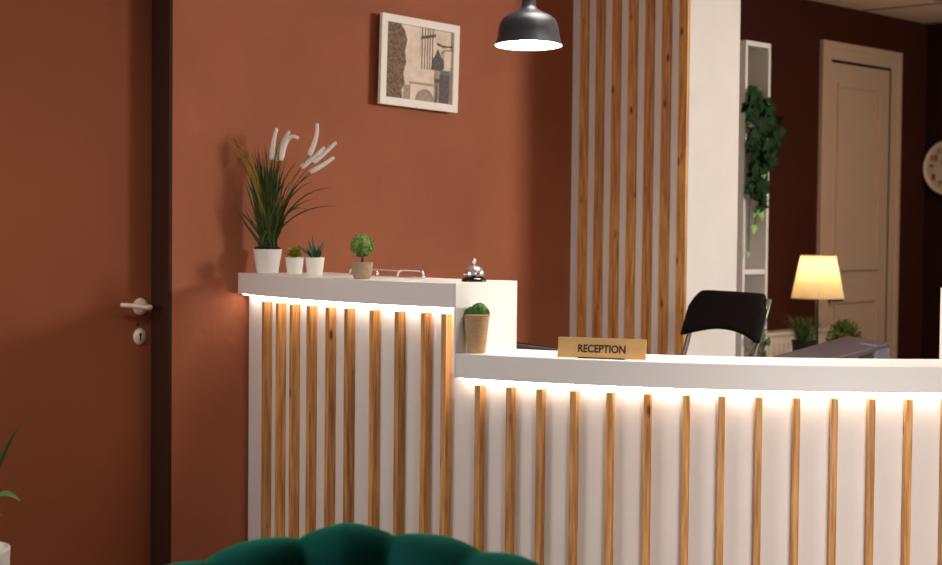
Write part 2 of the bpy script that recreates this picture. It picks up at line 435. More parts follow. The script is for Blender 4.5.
# slats, each where the photo shows it
SW, SD = .0165, .027
hi_px = [263, 277, 291, 308, 327, 346, 371.3, 396.7, 423, 443.6]
lo_px = [477.3, 508.7, 539, 573, 609.4, 647, 686, 721.7, 759.1, 797, 834.8, 872.3, 909.6]
ss = [(s_for(p, OV - SD, ZH - TH - .05), ZH - TH - .017) for p in hi_px] + [(s_for(p, OV - SD, ZL - TH - .05), ZL - TH - .017) for p in lo_px]
s_ = ss[-1][0] + .0932
while s_ < 3.2:
    ss.append((s_, (ZL if s_ < SR else ZH) - TH - .017)); s_ += .0932
for s, zt in ss:
    p = cv(s, OV - .0003); a = ang(s)
    mb = MB().box((-SD, -SW/2, .004), (0, SW/2, zt)).xf(Matrix.Rotation(a, 4, 'Z'))
    mb.shift(p - base).build('slat', M['wood'], ctr, bevel=.0012)
# work surface on the staff side with its legs
mb = ribbon(SE + .02, SMAX - .1, OV + .05, .72, .715, .745, 40)
cpart(mb, 'work_surface', M['white'], .002)
for s in (1.1, 1.8, 2.5, 3.1):
    mb = MB(); p = cv(s, .68); mb.box((p.x - .02, p.y - .02, 0), (p.x + .02, p.y + .02, .715)); cpart(mb, 'leg', M['white'])

# ------------------------------------------------------------------ things on the counter
def on_top(px, off, z): return cv(s_for(px, off, z), off, z)
def pot_mesh(rt, rb, h, c=(0,0,0), wall=.003, n=40):
    return MB().lathe([(0, 0), (rb - .002, 0), (rb, .002), (rt - .0006, h - .0015), (rt, h), (rt - wall, h), (rt - wall - .001, h - .012), (0, h - .012)], c, n)

# tall grass with plumes: X local = image right, built in a loose clump
p = on_top(267.5, .075, ZH)
gp = thing('potted_grass', 'tall potted ornamental grass with cream plumes in a white pot', 'plant', p)
pot_mesh(.045, .033, .074).build('pot', M['pot_white'], gp)
MB().lathe([(0, .072), (.038, .072), (.0395, .081), (.0375, .081), (.036, .076), (0, .076)], n=36).build('inner_pot', M['soil'], gp)
SG = 318.0
def gl(dx, dy, dep=0.):        # a point of the clump: to the right, up from the counter, and towards the wall, in photo pixels at the pot
    return R0 * (dx / SG) + Vector((0, 0, dy / SG)) + Vector((FW.x, FW.y, 0)) * (dep / SG)
mb = MB(); my = MB()
rnd = random.Random(3)
for i in range(150):
    b0 = gl(rnd.uniform(-9, 9), 24, rnd.uniform(-9, 9))
    k = rnd.random()
    tipx = rnd.gauss(2, 12); tiph = rnd.uniform(55, 128)
    if abs(tipx) > 26: tiph *= .8
    mid = gl(tipx * .35 + rnd.uniform(-5, 5), tiph * .6, rnd.uniform(-10, 10))
    tip = gl(tipx, tiph, rnd.uniform(-22, 14))
    mb.blade(bez(b0, mid, tip, 8), rnd.uniform(.005, .0085), R0 + Vector((0, 0, rnd.uniform(-.3, .3))) + FW * rnd.uniform(-.8, .8))
for tx, ty, mx, myy in ((-44, 133, -16, 128), (-36, 131, -11, 130), (-16, 118, -5, 90), (-24, 96, -12, 80), (64, 84, 22, 84), (48, 74, 18, 70), (70, 66, 24, 70), (44, 90, 14, 80), (52, 100, 16, 92), (30, 112, 8, 90), (-30, 60, -22, 60), (30, 70, 16, 60), (-30, 62, -24, 50), (14, 44, 20, 66), (40, 62, 18, 74)):
    mb.blade(bez(gl(rnd.uniform(-6, 6), 24, rnd.uniform(-6, 6)), gl(mx, myy, -4), gl(tx, ty, rnd.uniform(-14, 8)), 10), .006, R0)
mb.v = [(x, min(y, WY - .006 - p.y), z) for x, y, z in mb.v]
mb.build('leaves', M['grass_dark'], gp, weld=False)
for tx, ty, mx, myy in ((-47, 122, -20, 134), (-46, 131, -14, 128), (-34, 112, -12, 124), (-44, 127, -6, 124), (-40, 118, -16, 130), (-36, 134, -10, 120), (20, 90, 8, 70), (14, 78, 6, 66)):
    my.blade(bez(gl(rnd.uniform(-4, 4), 40, -4), gl(mx, myy, -8), gl(tx, ty, -12), 10), .006, R0)
my.build('yellow_leaves', M['grass_yellow'], gp, weld=False)['label'] = 'yellowed leaves'
pl = [[(276.9, 130.2), (273.5, 144), (272, 161)], [(288.4, 132.5), (281.5, 143), (275.6, 161.8)], [(298.6, 140.4), (288, 141.5), (281.7, 161.8)], [(315, 124.5), (314, 139), (307.5, 156)],
      [(322, 147.5), (312, 157), (299, 168)], [(335, 143.5), (324, 154), (312.3, 163.5)], [(332.6, 158), (321, 166), (309, 173)]]
for k, q in enumerate(pl):
    dep = (-6, 4, -12, 2, 8, -10, -4)[k]
    P = [gl(a - 267.5, 272 - b, dep) for a, b in q]
    pts = bez(P[2], P[1] * 2 - (P[0] + P[2]) / 2, P[0], 44)
    rr = []
    for i, u in enumerate(seq(44)):
        w = .0088 * (1 - .45 * u) * (1 if u > .08 else .6 + 5 * u) * (1.12 if i % 2 else .9)
        rr.append(max(.001, w if i < 43 else .002))
    o = MB().tube(pts, rr, 10).build('plume', M['plume'], gp)
    MB().tube(bez(gl(rnd.uniform(-4, 4), 30), gl((q[2][0] - 267.5) * .3, 75, 0), P[2], 8), .0011, 6).build('stem', M['grass_dark'], o)

# two small succulents
p = on_top(294.6, .115, ZH)
su = thing('potted_succulent', 'small yellow-green rosette succulent in a white pot beside the tall grass', 'plant', p)
pot_mesh(.0285, .0225, .052).build('pot', M['pot_white'], su)
MB().lathe([(0, .044), (.025, .044)], n=24).build('soil', M['soil'], su)
mb = MB()
for ring, (n, el, L) in enumerate(((9, .25, .034), (8, .6, .034), (7, .95, .032), (4, 1.3, .03))):
    for k in range(n):
        a = 2 * PI * k / n + ring * .4 + rnd.uniform(-.2, .2)
        d = Vector((math.cos(a) * math.cos(el), math.sin(a) * math.cos(el), math.sin(el)))
        mb.leaf((d.x * .006, d.y * .006, .046 + ring * .003), d, (0, 0, 1), L * rnd.uniform(1.0, 1.3), .019)
mb.build('leaves', M['succ_yellow'], su, weld=False)
p = on_top(314.8, .10, ZH)
su = thing('potted_succulent', 'small blue-green spiky succulent in a white pot left of the ball topiary', 'plant', p)
pot_mesh(.029, .0225, .054).build('pot', M['pot_white'], su)
MB().lathe([(0, .046), (.025, .046)], n=24).build('soil', M['soil'], su)
mb = MB()
for k in range(40):
    a = rnd.uniform(0, 2 * PI); lean = rnd.uniform(.0, .5); L = rnd.uniform(.03, .052)
    b0 = Vector((math.cos(a) * .008, math.sin(a) * .008, .045))
    d = Vector((math.cos(a) * lean, math.sin(a) * lean, 1)).normalized()
    mb.blade([b0, b0 + d * L * .5, b0 + d * L + Vector((math.cos(a), math.sin(a), 0)) * .004], .0085, Vector((-math.sin(a), math.cos(a), 0)))
for dx, dy in ((-18, 23), (-8, 30), (10, 29), (-3, 33)):
    b0 = Vector((0, 0, .048)); t = R0 * dx / 340 + Vector((0, 0, .054 + (dy - 10) / 340)); mb.blade([b0, b0.lerp(t, .5), t], .009, R0)
mb.build('leaves', M['succ_blue'], su, weld=False)

# ball topiary
p = on_top(362, .055, ZH)
tp = thing('potted_topiary', 'small clipped green ball topiary in a woven beige pot', 'plant', p)
MB().lathe([(0, 0), (.020, 0), (.0235, .004), (.0285, .022), (.0305, .046), (.0305, .047), (.028, .047), (.0275, .038), (0, .038)], n=36).build('pot', M['linen'], tp)
MB().tube([(0, 0, .036), (.001, 0, .055), (0, 0, .08)], .003, 8).build('stem', M['stem'], tp)
mb = MB(); cc = Vector((0, 0, .0925)); mb.sphere(cc, .028)
for i in range(1100):
    z_ = rnd.uniform(-1, 1); a = rnd.uniform(0, 2 * PI); r_ = math.sqrt(1 - z_ * z_)
    d = Vector((r_ * math.cos(a), r_ * math.sin(a), z_)); t = Vector((rnd.uniform(-1, 1), rnd.uniform(-1, 1), rnd.uniform(-1, 1))).normalized()
    mb.leaf(cc + d * rnd.uniform(.0255, .0305), d * .15 + t, d + t * .4, .0068, .0055)
mb.build('foliage', M['box_green'], tp, weld=False)

# chrome wire rack behind the topiary
rs = on_top(362, .2, ZH)
w0 = on_top(350, .25, ZH); w1 = on_top(377.5, .25, ZH); w2 = on_top(397.5, .235, ZH); w3 = on_top(424, .235, ZH)
rk = thing('wire_rack', 'bent chrome wire rack lying on the raised counter behind the ball topiary', 'rack', w1)
def Z(v, z): return Vector((v.x, v.y, ZH + z))
def arch(a, b, h, r, n=7):
    d = b - a; L = d.length; d.normalize(); pts = [Z(a, .0025)]
    for u in seq(n, 0, PI / 2): pts.append(Z(a + d * (r - r * math.cos(u)), h - r + r * math.sin(u)) if h > r else Z(a + d * (r - r * math.cos(u)), h * math.sin(u)))
    for u in seq(n, 0, PI / 2): pts.append(Z(b - d * (r - r * math.sin(u)), h - r + r * math.cos(u)) if h > r else Z(b - d * (r - r * math.sin(u)), h * math.cos(u)))
    pts.append(Z(b, .0025)); return pts
MB().tube([q - w1 for q in arch(w2, w3, .023, .02)], .0034, 8).build('handle_loop', M['chrome'], rk)
MB().tube([q - w1 for q in arch(w0, w1, .020, .014)], .003, 8).build('handle_loop', M['chrome'], rk)
top = Z(w1.lerp(w0, .2), .0205); MB().tube([top - w1, Z(w2, .0195) - w1, Z(w2.lerp(w3, .15), .018) - w1], .0018, 8).build('rail', M['steel'], rk)
b1 = w1 + (w1 - on_top(377.5, .19, ZH)).normalized() * -.05
MB().tube([Z(w0, .0026) - w1, Z(w1, .0026) - w1, Z(w2, .0026) - w1, Z(w3, .0026) - w1], .0024, 8).build('base_wire', M['chrome'], rk)

# service bell
sb = s_for(474, .165, ZH); p = cv(min(sb, SE - .045), .125, ZH)
p = on_top(474, .10, ZH) if on_top(474, .10, ZH) and s_for(474, .10, ZH) < SE - .04 else cv(SE - .04, .1, ZH)
for off in seq(30, .05, .28):
    s_ = s_for(474, off, ZH)
    if s_ < SE - .042: p = cv(s_, off, ZH); break
bl = thing('service_bell', 'chrome service bell on a black base at the end of the raised counter', 'bell', p)
MB().lathe([(0, 0), (.034, 0), (.0345, .003), (.031, .009), (.022, .014), (.0, .0145)]).build('base', M['black_gloss'], bl)
MB().lathe([(.0272, .0185), (.028, .0178), (.0285, .0195), (.0265, .029), (.0215, .037), (.0125, .043), (0, .0448)]).build('dome', M['chrome'], bl)
MB().lathe([(0, .014), (.005, .014), (.004, .02), (.004, .044), (.0028, .046), (.0028, .050), (.0046, .052), (.0052, .056), (.0038, .0605), (0, .062)], n=20).build('plunger', M['chrome'], bl)

# twine pot with moss on the lower top, against the end panel
p = at(475.6, 352.0, 'Z', ZL)
dn = Vector((-math.sin(-ang(SE)), 0, 0))
tdir = Vector((math.sin(ang(SE)), -math.cos(ang(SE)), 0))
p = cv(s_for(476, .045, ZL), .045, ZL)
ep = cv(SE, .05, ZL)
sep = (p - ep).dot(tdir)
if sep < .0365: p = p + tdir * (.0365 - sep)
tw = thing('moss_pot', 'tan twine wrapped pot topped with green moss on the lower counter', 'plant', p)
prof = [(0, 0), (.0238, 0)]
for i in range(26):
    u = i / 25; r_ = .0242 + .0088 * u
    prof += [(r_ - .0004, .002 + .093 * u), (r_ + .0004, .002 + .093 * u + .0018)]
prof += [(.0352, .0975), (.0352, .1005), (.032, .102), (.03, .099), (0, .097)]
MB().lathe(prof, n=40).build('pot', M['twine'], tw)
mb = MB(); blobs = [(-.012, .0, .101, .019), (.006, -.006, .106, .024), (.01, .008, .104, .02), (-.002, .012, .104, .019), (.019, -.004, .102, .014), (-.019, -.008, .1, .014)]
for (x, y, z, r_) in blobs:
    q = R0 * x + Vector((FW.x, FW.y, 0)) * y + Vector((0, 0, z)); mb.sphere(q, r_, 12, 8)
    for i in range(260):
        d = Vector((rnd.gauss(0, 1), rnd.gauss(0, 1), abs(rnd.gauss(0, 1)))).normalized()
        mb.leaf(q + d * (r_ - .002), d + Vector((rnd.uniform(-.5, .5), rnd.uniform(-.5, .5), 0)), (rnd.random(), .2, 1), .005, .002)
mb.build('moss', M['moss'], tw, weld=False)

# RECEPTION name plate
sL, sR = s_for(557.5, .03, ZL), s_for(645.5, .03, ZL)
a, b = cv(sL, .03, ZL), cv(sR, .03, ZL)
ux = (b - a); PW = ux.length; ux.normalize(); yaw = math.atan2(ux.y, ux.x)
np_ = thing('name_plate', 'tan RECEPTION name plate standing on the lower counter', 'sign', (a + b) / 2, yaw)
ph = .0525; ti = Matrix.Rotation(-.10, 4, 'X')
brd = MB().box((-PW/2, 0, .0015), (PW/2, .006, ph)).xf(ti).build('plate', M['plate'], np_, bevel=.0008)
vs, fs = text_mesh('RECEPTION', .0265, .0004)
w_ = max(v.x for v in vs) - min(v.x for v in vs); hh = max(v.y for v in vs) - min(v.y for v in vs)
kx = .1235 / w_; ky = .0205 / hh
MB().add([ti @ Vector((v.x * kx + .0005, -.0006 - v.z, v.y * ky + ph * .46)) for v in vs], fs).build('lettering', M['ink'], np_, weld=False)
MB().box((-.06, -.004, 0), (.06, .045, .003)).build('foot', M['mon_dark'], np_)
MB().lathe([(0, 0), (.006, 0), (.0065, .002), (.0055, .016), (.003, .019), (0, .0195)], (-PW/2 - .001, .02, 0), 18).build('end_knob', M['pot_white'], np_)

# ------------------------------------------------------------------ behind the counter
# grey monitor lying back
WS = .745
A_ = at_z(764, 359, 4.86); B_ = at_z(848, 335.5, 4.88); C_ = at_z(890, 342.5, 4.58); D_ = A_ + (C_ - B_)
org = Vector(((A_.x + C_.x) / 2, (A_.y + C_.y) / 2, WS))
mo = thing('monitor', 'glossy grey computer monitor tilted far back behind the lower counter', 'monitor', org)
nrm = (B_ - A_).cross(D_ - A_).normalized()
if nrm.z < 0: nrm = -nrm
MB().prism([q - org for q in (A_, B_, C_, D_)], -nrm * .016).build('panel', M['mon'], mo, bevel=.004, seg=3)
e1 = (C_ - B_).normalized(); e2 = (A_ - B_).normalized()
mb = MB()
b0 = B_.lerp(C_, .6) - nrm * .016; b1 = C_ - nrm * .014
w = Vector((e2.x, e2.y, 0)).normalized() * .05
mb.prism([q - org for q in (Vector((b0.x, b0.y, WS)), Vector((b1.x, b1.y, WS)), Vector((b1.x, b1.y, WS)) + w, Vector((b0.x, b0.y, WS)) + w)], (0, 0, (b0.z + b1.z) / 2 - WS + .006))
mb.build('stand', M['mon_side'], mo, bevel=.010, seg=4)
hq = C_ + e2 * .13 - e1 * .06 - nrm * .02
MB().tube([Vector((hq.x, hq.y, WS)) - org, hq - org], .014, 14).build('hinge', M['chrome'], mo)
hq = C_ + e2 * .17 - e1 * .04 - nrm * .02
MB().tube([Vector((hq.x, hq.y, WS)) - org, hq - org], .01, 14).build('hinge', M['charcoal'], mo)
# dark monitor seen as a low edge beside the raised block
a = at_z(500, 342.0, 4.95); b = at_z(585, 353.0, 4.62)
a = Vector((a.x, a.y, .958)); b = Vector((b.x, b.y, .958))
a = at(505, 342.3, 'Z', .958); b = at(590, 353.5, 'Z', .958)
b = a + (b - a).normalized() * .3
mid = (a + b) / 2; ux = (b - a).normalized(); uy = Vector((-ux.y, ux.x, 0))
dm = thing('monitor', 'dark low monitor whose top edge shows left of the name plate', 'monitor', (mid.x, mid.y, WS), math.atan2(ux.y, ux.x))
hw = .15
MB().box((-hw, -.012, .04), (hw, .012, .213)).build('panel', M['mon'], dm, bevel=.003)
MB().box((-hw, .0125, .045), (hw, .018, .217)).build('bezel', M['mon_dark'], dm, bevel=.002)
MB().box((-.03, -.008, .003), (.03, .008, .06)).build('neck', M['mon_dark'], dm)
MB().box((-.08, -.06, 0), (.08, .06, .006)).build('base', M['mon_dark'], dm, bevel=.002)

# folding bar chair
fc = thing('folding_chair', 'black high folding chair with grey tube frame in front of the white pillar', 'chair', (4.23, 3.08, 0), PI - .336)
HB = .192
def tube_pt(z): return -.195 + (1.09 - z) * .30
for sy in (-1, 1):
    zs = [1.075, 1.0, .8, .4, .01]
    MB().tube([(tube_pt(z), sy * HB, z) for z in zs], .0085, 12).build('frame_tube', M['tube_grey'], fc)
    MB().tube([(.08, sy * (HB - .03), .72), (-.36, sy * (HB - .03), .01)], .0085, 12).build('rear_leg', M['tube_grey'], fc)
nb, mbk = 15, MB()
# backrest: curved padded board with rounded top corners and arched lower edge
vs = []; fs = []; cols = 25; rows = 9
for side in (0, 1):
    for j in range(rows):
        v = j / (rows - 1)
        for i in range(cols):
            u = -1 + 2 * i / (cols - 1)
            ztop = 1.092 - (.0 if abs(u) < .72 else .055 * ((abs(u) - .72) / .28) ** 2.2)
            zbot = .938 + .03 * (1 - u * u) 
            z = zbot + (ztop - zbot) * v
            y = u * (.206 - .004 * v)
            x = tube_pt(z) + .005 - .02 * (1 - u * u) + (.022 if side == 0 else .0)
            vs.append((x, y, z))
n1 = rows * cols
for j in range(rows - 1):
    for i in range(cols - 1):
        a = j*cols+i; fs.append((a, a+1, a+cols+1, a+cols)); fs.append((n1+a+cols, n1+a+cols+1, n1+a+1, n1+a))
ring = [i for i in range(cols)] + [j*cols+cols-1 for j in range(1, rows)] + [(rows-1)*cols+i for i in range(cols-2, -1, -1)] + [j*cols for j in range(rows-2, 0, -1)]
for k in range(len(ring)):
    a, b = ring[k], ring[(k+1) % len(ring)]; fs.append((b, a, n1+a, n1+b))
MB().add(vs, fs, 0, True).build('backrest', M['black_pad'], fc)
MB().box((-.09, -.19, .72), (.27, .19, .75)).build('seat', M['black_pad'], fc, bevel=.012, seg=3)
MB().tube([(tube_pt(.3), -HB, .3), (tube_pt(.3), HB, .3)], .008).build('footrest', M['tube_grey'], fc)
MB().tube([(-.24, -HB + .03, .2), (-.24, HB - .03, .2)], .008).build('crossbar', M['tube_grey'], fc)

# white narrow bookshelf
sx0, sx1, sy0, sz1 = 5.367, 5.547, 3.63, 2.052
shelf = thing('bookshelf', 'tall narrow white open bookshelf behind the white pillar', 'shelf', ((sx0 + sx1)/2, (sy0 + WY)/2, 0))
so = Vector(shelf.location)
def sp(mb, name): return mb.shift(-so).build(name, M['white'], shelf, bevel=.001)
tk = .016
sp(MB().box((sx0, sy0, 0), (sx0 + tk, WY - .003, sz1)), 'side_panel'); sp(MB().box((sx1 - tk, sy0, 0), (sx1, WY - .003, sz1)), 'side_panel')
sp(MB().box((sx0 + tk, sy0, sz1 - .02), (sx1 - tk, WY - .003, sz1)), 'top_panel'); sp(MB().box((sx0 + tk, WY - .01, 0), (sx1 - tk, WY - .003, sz1 - .02)), 'back_panel')
shz = [.04, .33, .60, 1.128, 1.462, 1.72]
for z in shz: sp(MB().box((sx0 + tk, sy0 + .004, z - .01), (sx1 - tk, WY - .01, z + .01)), 'shelf_board')

# ivy on the shelf
ivy_shape = [(0, 0), (.02, .5), (.18, .3), (.36, .62), (.5, .3), (.75, .2), (1, 0)]
p = Vector(((sx0 + sx1)/2, sy0 + .09, 1.73))
iv = thing('trailing_ivy', 'dark green ivy trailing down the white bookshelf from a black pot', 'plant', p)
pot_mesh(.058, .044, .095).build('pot', M['charcoal'], iv)
mb = MB(); ml = MB(); ms = MB()
S_ = 247.0
def iv_at(px, py, y): return at(px, py, 'Y', y) - p
zone = [(752, 92, 4, 6), (760, 97, 7, 6), (752, 105, 6, 8), (764, 104, 5, 6), (756, 118, 8, 8), (766, 122, 8, 8), (773, 128, 7, 8), (772, 138, 7, 8), (758, 132, 8, 8), (752, 142, 5, 6), (762, 146, 9, 7), (770, 143, 8, 6), (756, 157, 6, 6), (764, 158, 8, 5), (772, 157, 4, 3), (752, 168, 4, 5), (763, 169, 4, 4), (757, 176, 4, 4), (752, 186, 4, 4), (763, 185, 3, 5), (762, 197, 2, 5)]
for (cx_, cy_, rx, ry) in zone:
    for k in range(10):
        q = iv_at(cx_ + rnd.uniform(-rx, rx), cy_ + rnd.uniform(-ry, ry), sy0 - rnd.uniform(.006, .085))
        d = Vector((rnd.uniform(-1, 1), rnd.uniform(-.5, .2), rnd.uniform(-1.2, .3)))
        mb.leaf(q, d, Vector((rnd.uniform(-.5, .3), -1, rnd.uniform(-.2, .6))), rnd.uniform(.034, .052), rnd.uniform(.036, .05), ivy_shape)
for k in range(26):       # leaves rising out of the pot
    a = rnd.uniform(0, 2*PI); q = Vector((math.cos(a) * .03, math.sin(a) * .03 - .02, .09 + rnd.uniform(0, .05)))
    mb.leaf(q, (math.cos(a) * .6, math.sin(a) - .6, rnd.uniform(-.2, .6)), (0, -.6, 1), .035, .036, ivy_shape)
mb.build('leaves', M['ivy'], iv, weld=False)
for (px, py, r_) in ((757, 209, .9), (754.5, 214, .6), (760.5, 215.5, .8), (754, 228, .85), (747.5, 122, .8), (767, 152, .8), (748, 255, .5), (762, 176, .7)):
    q = iv_at(px, py - 3, sy0 - .02); ml.leaf(q, (.2 if px > 755 else -.3, -.2, -.9), (-.2, -1, .3), .05 * r_, .046 * r_, ivy_shape)
ml.build('young_leaves', M['ivy_light'], iv, weld=False)['label'] = 'pale young ivy leaves'
for pts in ([(756, 118), (757, 160), (758, 190), (757, 212), (754, 226)], [(762, 110), (764, 150), (763, 180), (762, 200), (760.5, 214)], [(753, 112), (752, 150), (750, 200), (748, 254)]):
    ms.tube([Vector((0, -.02, .085))] + [iv_at(a, b, sy0 - .018) for a, b in pts], .0016, 6)
ms.build('stems', M['stem'], iv, weld=False)

# leafy plant in the lower compartment
p = Vector(((sx0 + sx1)/2 - .0, sy0 + .08, .61))
lp = thing('leafy_plant', 'dark leafy plant on a low board of the bookshelf beside the folding chair', 'plant', p)
pot_mesh(.052, .04, .085).build('pot', M['charcoal'], lp)
mb = MB()
for (cx_, cy_, rx, ry) in ((757, 332, 4, 6), (762, 338, 5, 5), (758, 346, 6, 6), (765, 343, 4, 4), (748, 345, 6, 8), (756, 356, 7, 5), (764, 352, 4, 4)):
    for k in range(6):
        q = at(cx_ + rnd.uniform(-rx, rx), cy_ + rnd.uniform(-ry, ry), 'Y', sy0 - rnd.uniform(.006, .05)) - p
        mb.leaf(q, (rnd.uniform(-.6, 1), rnd.uniform(-.4, .1), rnd.uniform(-.7, .8)), (-.3, -1, .5), rnd.uniform(.03, .045), .017)
for k in range(24):
    mb.leaf((rnd.uniform(-.03, .03), rnd.uniform(-.04, .02), .09 + rnd.uniform(0, .05)), (rnd.uniform(-.4, .4), rnd.uniform(-1, .3), .5), (0, 0, 1), .04, .017)
mb.build('leaves', M['fern'], lp, weld=False)
ms = MB()
for k in range(9): ms.tube(bez((0, 0, .07), (rnd.uniform(-.02, .02), -.05, .16), (rnd.uniform(-.06, .08), -.105, rnd.uniform(.1, .28)), 6), .0018, 6)
ms.build('stems', M['fern'], lp, weld=False)

# radiator under the wall between shelf and door
rx0, rx1 = 5.57, 6.41
rd = thing('radiator', 'white panel radiator on the brown wall beside the bookshelf', 'radiator', ((rx0 + rx1)/2, WY - .05, .12))
ro = Vector(rd.location)
mb = MB().box((rx0, WY - .085, .14), (rx1, WY - .03, .835))
x = rx0 + .03
while x < rx1 - .03:
    mb.box((x, WY - .091, .17), (x + .02, WY - .085, .80)); x += .04
mb.shift(-ro).build('panel', M['radiator'], rd, weld=False)
MB().box((rx0 - .004, WY - .095, .835), (rx1 + .004, WY - .002, .852)).shift(-ro).build('top_grille', M['radiator'], rd, bevel=.003)
for x in (rx0 + .1, rx1 - .1): MB().box((x - .012, WY - .06, 0), (x + .012, WY - .03, .14)).shift(-ro).build('foot', M['radiator'], rd)

# side table with lamp and two pots
tz = .72
pc = at(818, 277, 'Y', 3.62)
tb = thing('side_table', 'white side table under the pleated lamp and potted greenery', 'table', (pc.x + .04, 3.60, 0))
MB().box((-.36, -.2, tz - .03), (.36, .2, tz)).build('tabletop', M['white'], tb, bevel=.003)
for sx in (-1, 1):
    for sy in (-1, 1): MB().box((sx * .33 - .02, sy * .17 - .02, 0), (sx * .33 + .02, sy * .17 + .02, tz - .03)).build('leg', M['white'], tb)
lm = thing('table_lamp', 'lit table lamp with a cream pleated shade in front of the cream door', 'lamp', (pc.x, pc.y, tz))
zt, zb_ = at(818, 255.5, 'Y', 3.62).z - tz, at(818, 298.5, 'Y', 3.62).z - tz
MB().lathe([(0, 0), (.06, 0), (.062, .004), (.05, .012), (.012, .018), (0, .02)], n=32).build('base', M['black_soft'], lm)
MB().tube([(0, 0, .015), (0, 0, zb_ + .06)], .0055, 10).build('stem', M['black_soft'], lm)
n = 110; vs = []; fs = []
sc_ = FPX / (pc - CAMLOC).dot(FW)
for j, (u, fr) in enumerate(((0, 1), (.5, 1), (1, 1))):
    for k in range(n):
        a = 2*PI*k/n; R_ = (25.5 + (17 - 25.5) * u) / sc_ * (1 + (.028 if k % 2 else -.028))
        vs.append((R_ * math.cos(a), R_ * math.sin(a), zb_ + (zt - zb_) * u))
for j in range(2):
    for k in range(n): k2 = (k+1) % n; fs.append((j*n+k, j*n+k2, (j+1)*n+k2, (j+1)*n+k))
sh = MB().add(vs, fs, 0, False).build('shade', M['shade'], lm)
for u, R_ in ((.012, 25.3), (.988, 17.2)):
    z = zb_ + (zt - zb_) * u
    MB().tube([(R_/sc_*math.cos(a), R_/sc_*math.sin(a), z) for a in seq(49, 0, 2*PI)], .0016, 6, cap=False).build('shade_ring', M['plate'], sh)
MB().tube([(0, 0, zb_ + (zt - zb_) * .985), (17/sc_, 0, zb_ + (zt - zb_) * .985)], .0015, 6).build('shade_arm', M['black_soft'], sh)
MB().sphere((0, 0, zb_ + (zt - zb_) * .7), .022).build('bulb', mat('warm lit bulb', (255, 230, 180), .5, emit=(255, 226, 180), estr=55), lm)
cq = at(829.5, 300, 'Y', 3.60); cq = Vector((cq.x - pc.x, cq.y - pc.y, 0))
MB().tube([(cq.x*.6, cq.y*.6, zb_ + .05), (cq.x, cq.y, zb_ + .03), (cq.x, cq.y, zb_ - .012)], .0012, 6).tube([(cq.x, cq.y, zb_ - .005), (cq.x, cq.y, zb_ - .022)], .004, 8).build('pull_chain', M['black_soft'], lm)
p = at(804.5, 345, 'Y', 3.56); p.z = tz
g1 = thing('potted_grass', 'short tufted grass in a black pot left of the table lamp', 'plant', p)
zt_ = at(804.5, 340, 'Y', 3.56).z - tz
pot_mesh(.054, .04, zt_).build('pot', M['black_soft'], g1)
MB().lathe([(0, zt_ - .01), (.05, zt_ - .01)], n=24).build('soil', M['soil'], g1)
mb = MB()
for i in range(190):
    a = rnd.uniform(0, 2*PI); r_ = rnd.uniform(0, .035); b0 = Vector((r_ * math.cos(a), r_ * math.sin(a), zt_ - .012)); lean = rnd.uniform(.0, .075); L = rnd.uniform(.06, .12)
    if rnd.random() < .1: lean *= 1.9
    mb.blade(bez(b0, b0 + Vector((math.cos(a) * lean * .3, math.sin(a) * lean * .3, L * .7)), b0 + Vector((math.cos(a) * lean, math.sin(a) * lean, L)), 6), .0045, (-math.sin(a), math.cos(a), 0))
mb.build('leaves', M['fern'], g1, weld=False)
p = at(844.5, 345, 'Y', 3.56); p.z = tz
g2 = thing('potted_fern', 'bushy green fern in a black pot right of the table lamp', 'plant', p)
pot_mesh(.058, .044, zt_ - .01).build('pot', M['black_soft'], g2)
mb = MB()
for i in range(420):
    a = rnd.uniform(0, 2*PI); el = rnd.uniform(.05, 1.5); R_ = rnd.uniform(.03, .078); d = Vector((math.cos(a) * math.cos(el), math.sin(a) * math.cos(el), math.sin(el)))
    q = Vector((0, 0, zt_ - .02)) + Vector((d.x * R_, d.y * R_, d.z * R_ * 1.05))
    mb.leaf(q, d + Vector((rnd.uniform(-.6, .6), rnd.uniform(-.6, .6), rnd.uniform(-.5, .5))), d, .022, .0085)
mb.sphere((0, 0, zt_ - .018), .045, 12, 8)
mb.build('leaves', M['fern'], g2, weld=False)

# wall clock on the right wall
cp = at(951, 167.8, 'X', WX)
ck = thing('wall_clock', 'round ivory wall clock with dark numerals on the right wall', 'clock', (WX, cp.y, cp.z))
MB().lathe([(0, -.004), (.135, -.004), (.139, -.012), (.139, -.03), (.133, -.036), (.126, -.034), (.124, -.026), (.124, -.02)], n=64, axis='X').build('case', M['clock_rim'], ck)
MB().lathe([(0, -.022), (.125, -.022)], n=64, axis='X').build('face', M['clock_face'], ck)
for h in range(1, 13):
    vs, fs = text_mesh(str(h), .042, .0004); a = PI/2 - h * PI/6
    # seen from the room (-X side) screen right is -Y
    MB().add([(-.0232 - v.z, -(.095 * math.cos(a) + v.x), .095 * math.sin(a) + v.y) for v in vs], fs).build('numeral', M['clock_ink'], ck, weld=False)
for L, w, a, nm in ((.055, .008, math.radians(150 - 4), 'hour_hand'), (.085, .005, math.radians(-60), 'minute_hand')):
    d = Vector((0, -math.cos(a), math.sin(a))); sdv = Vector((0, d.z, -d.y))
    MB().prism([d * -.015 + sdv * w/2, d * -.015 - sdv * w/2, d * L - sdv * w * .3, d * L + sdv * w * .3], (-.0015, 0, 0)).shift((-.0255, 0, 0)).build(nm, M['black_soft'], ck)
MB().lathe([(0, -.03), (.006, -.029), (.007, -.022)], n=16, axis='X').build('hub', M['black_soft'], ck)

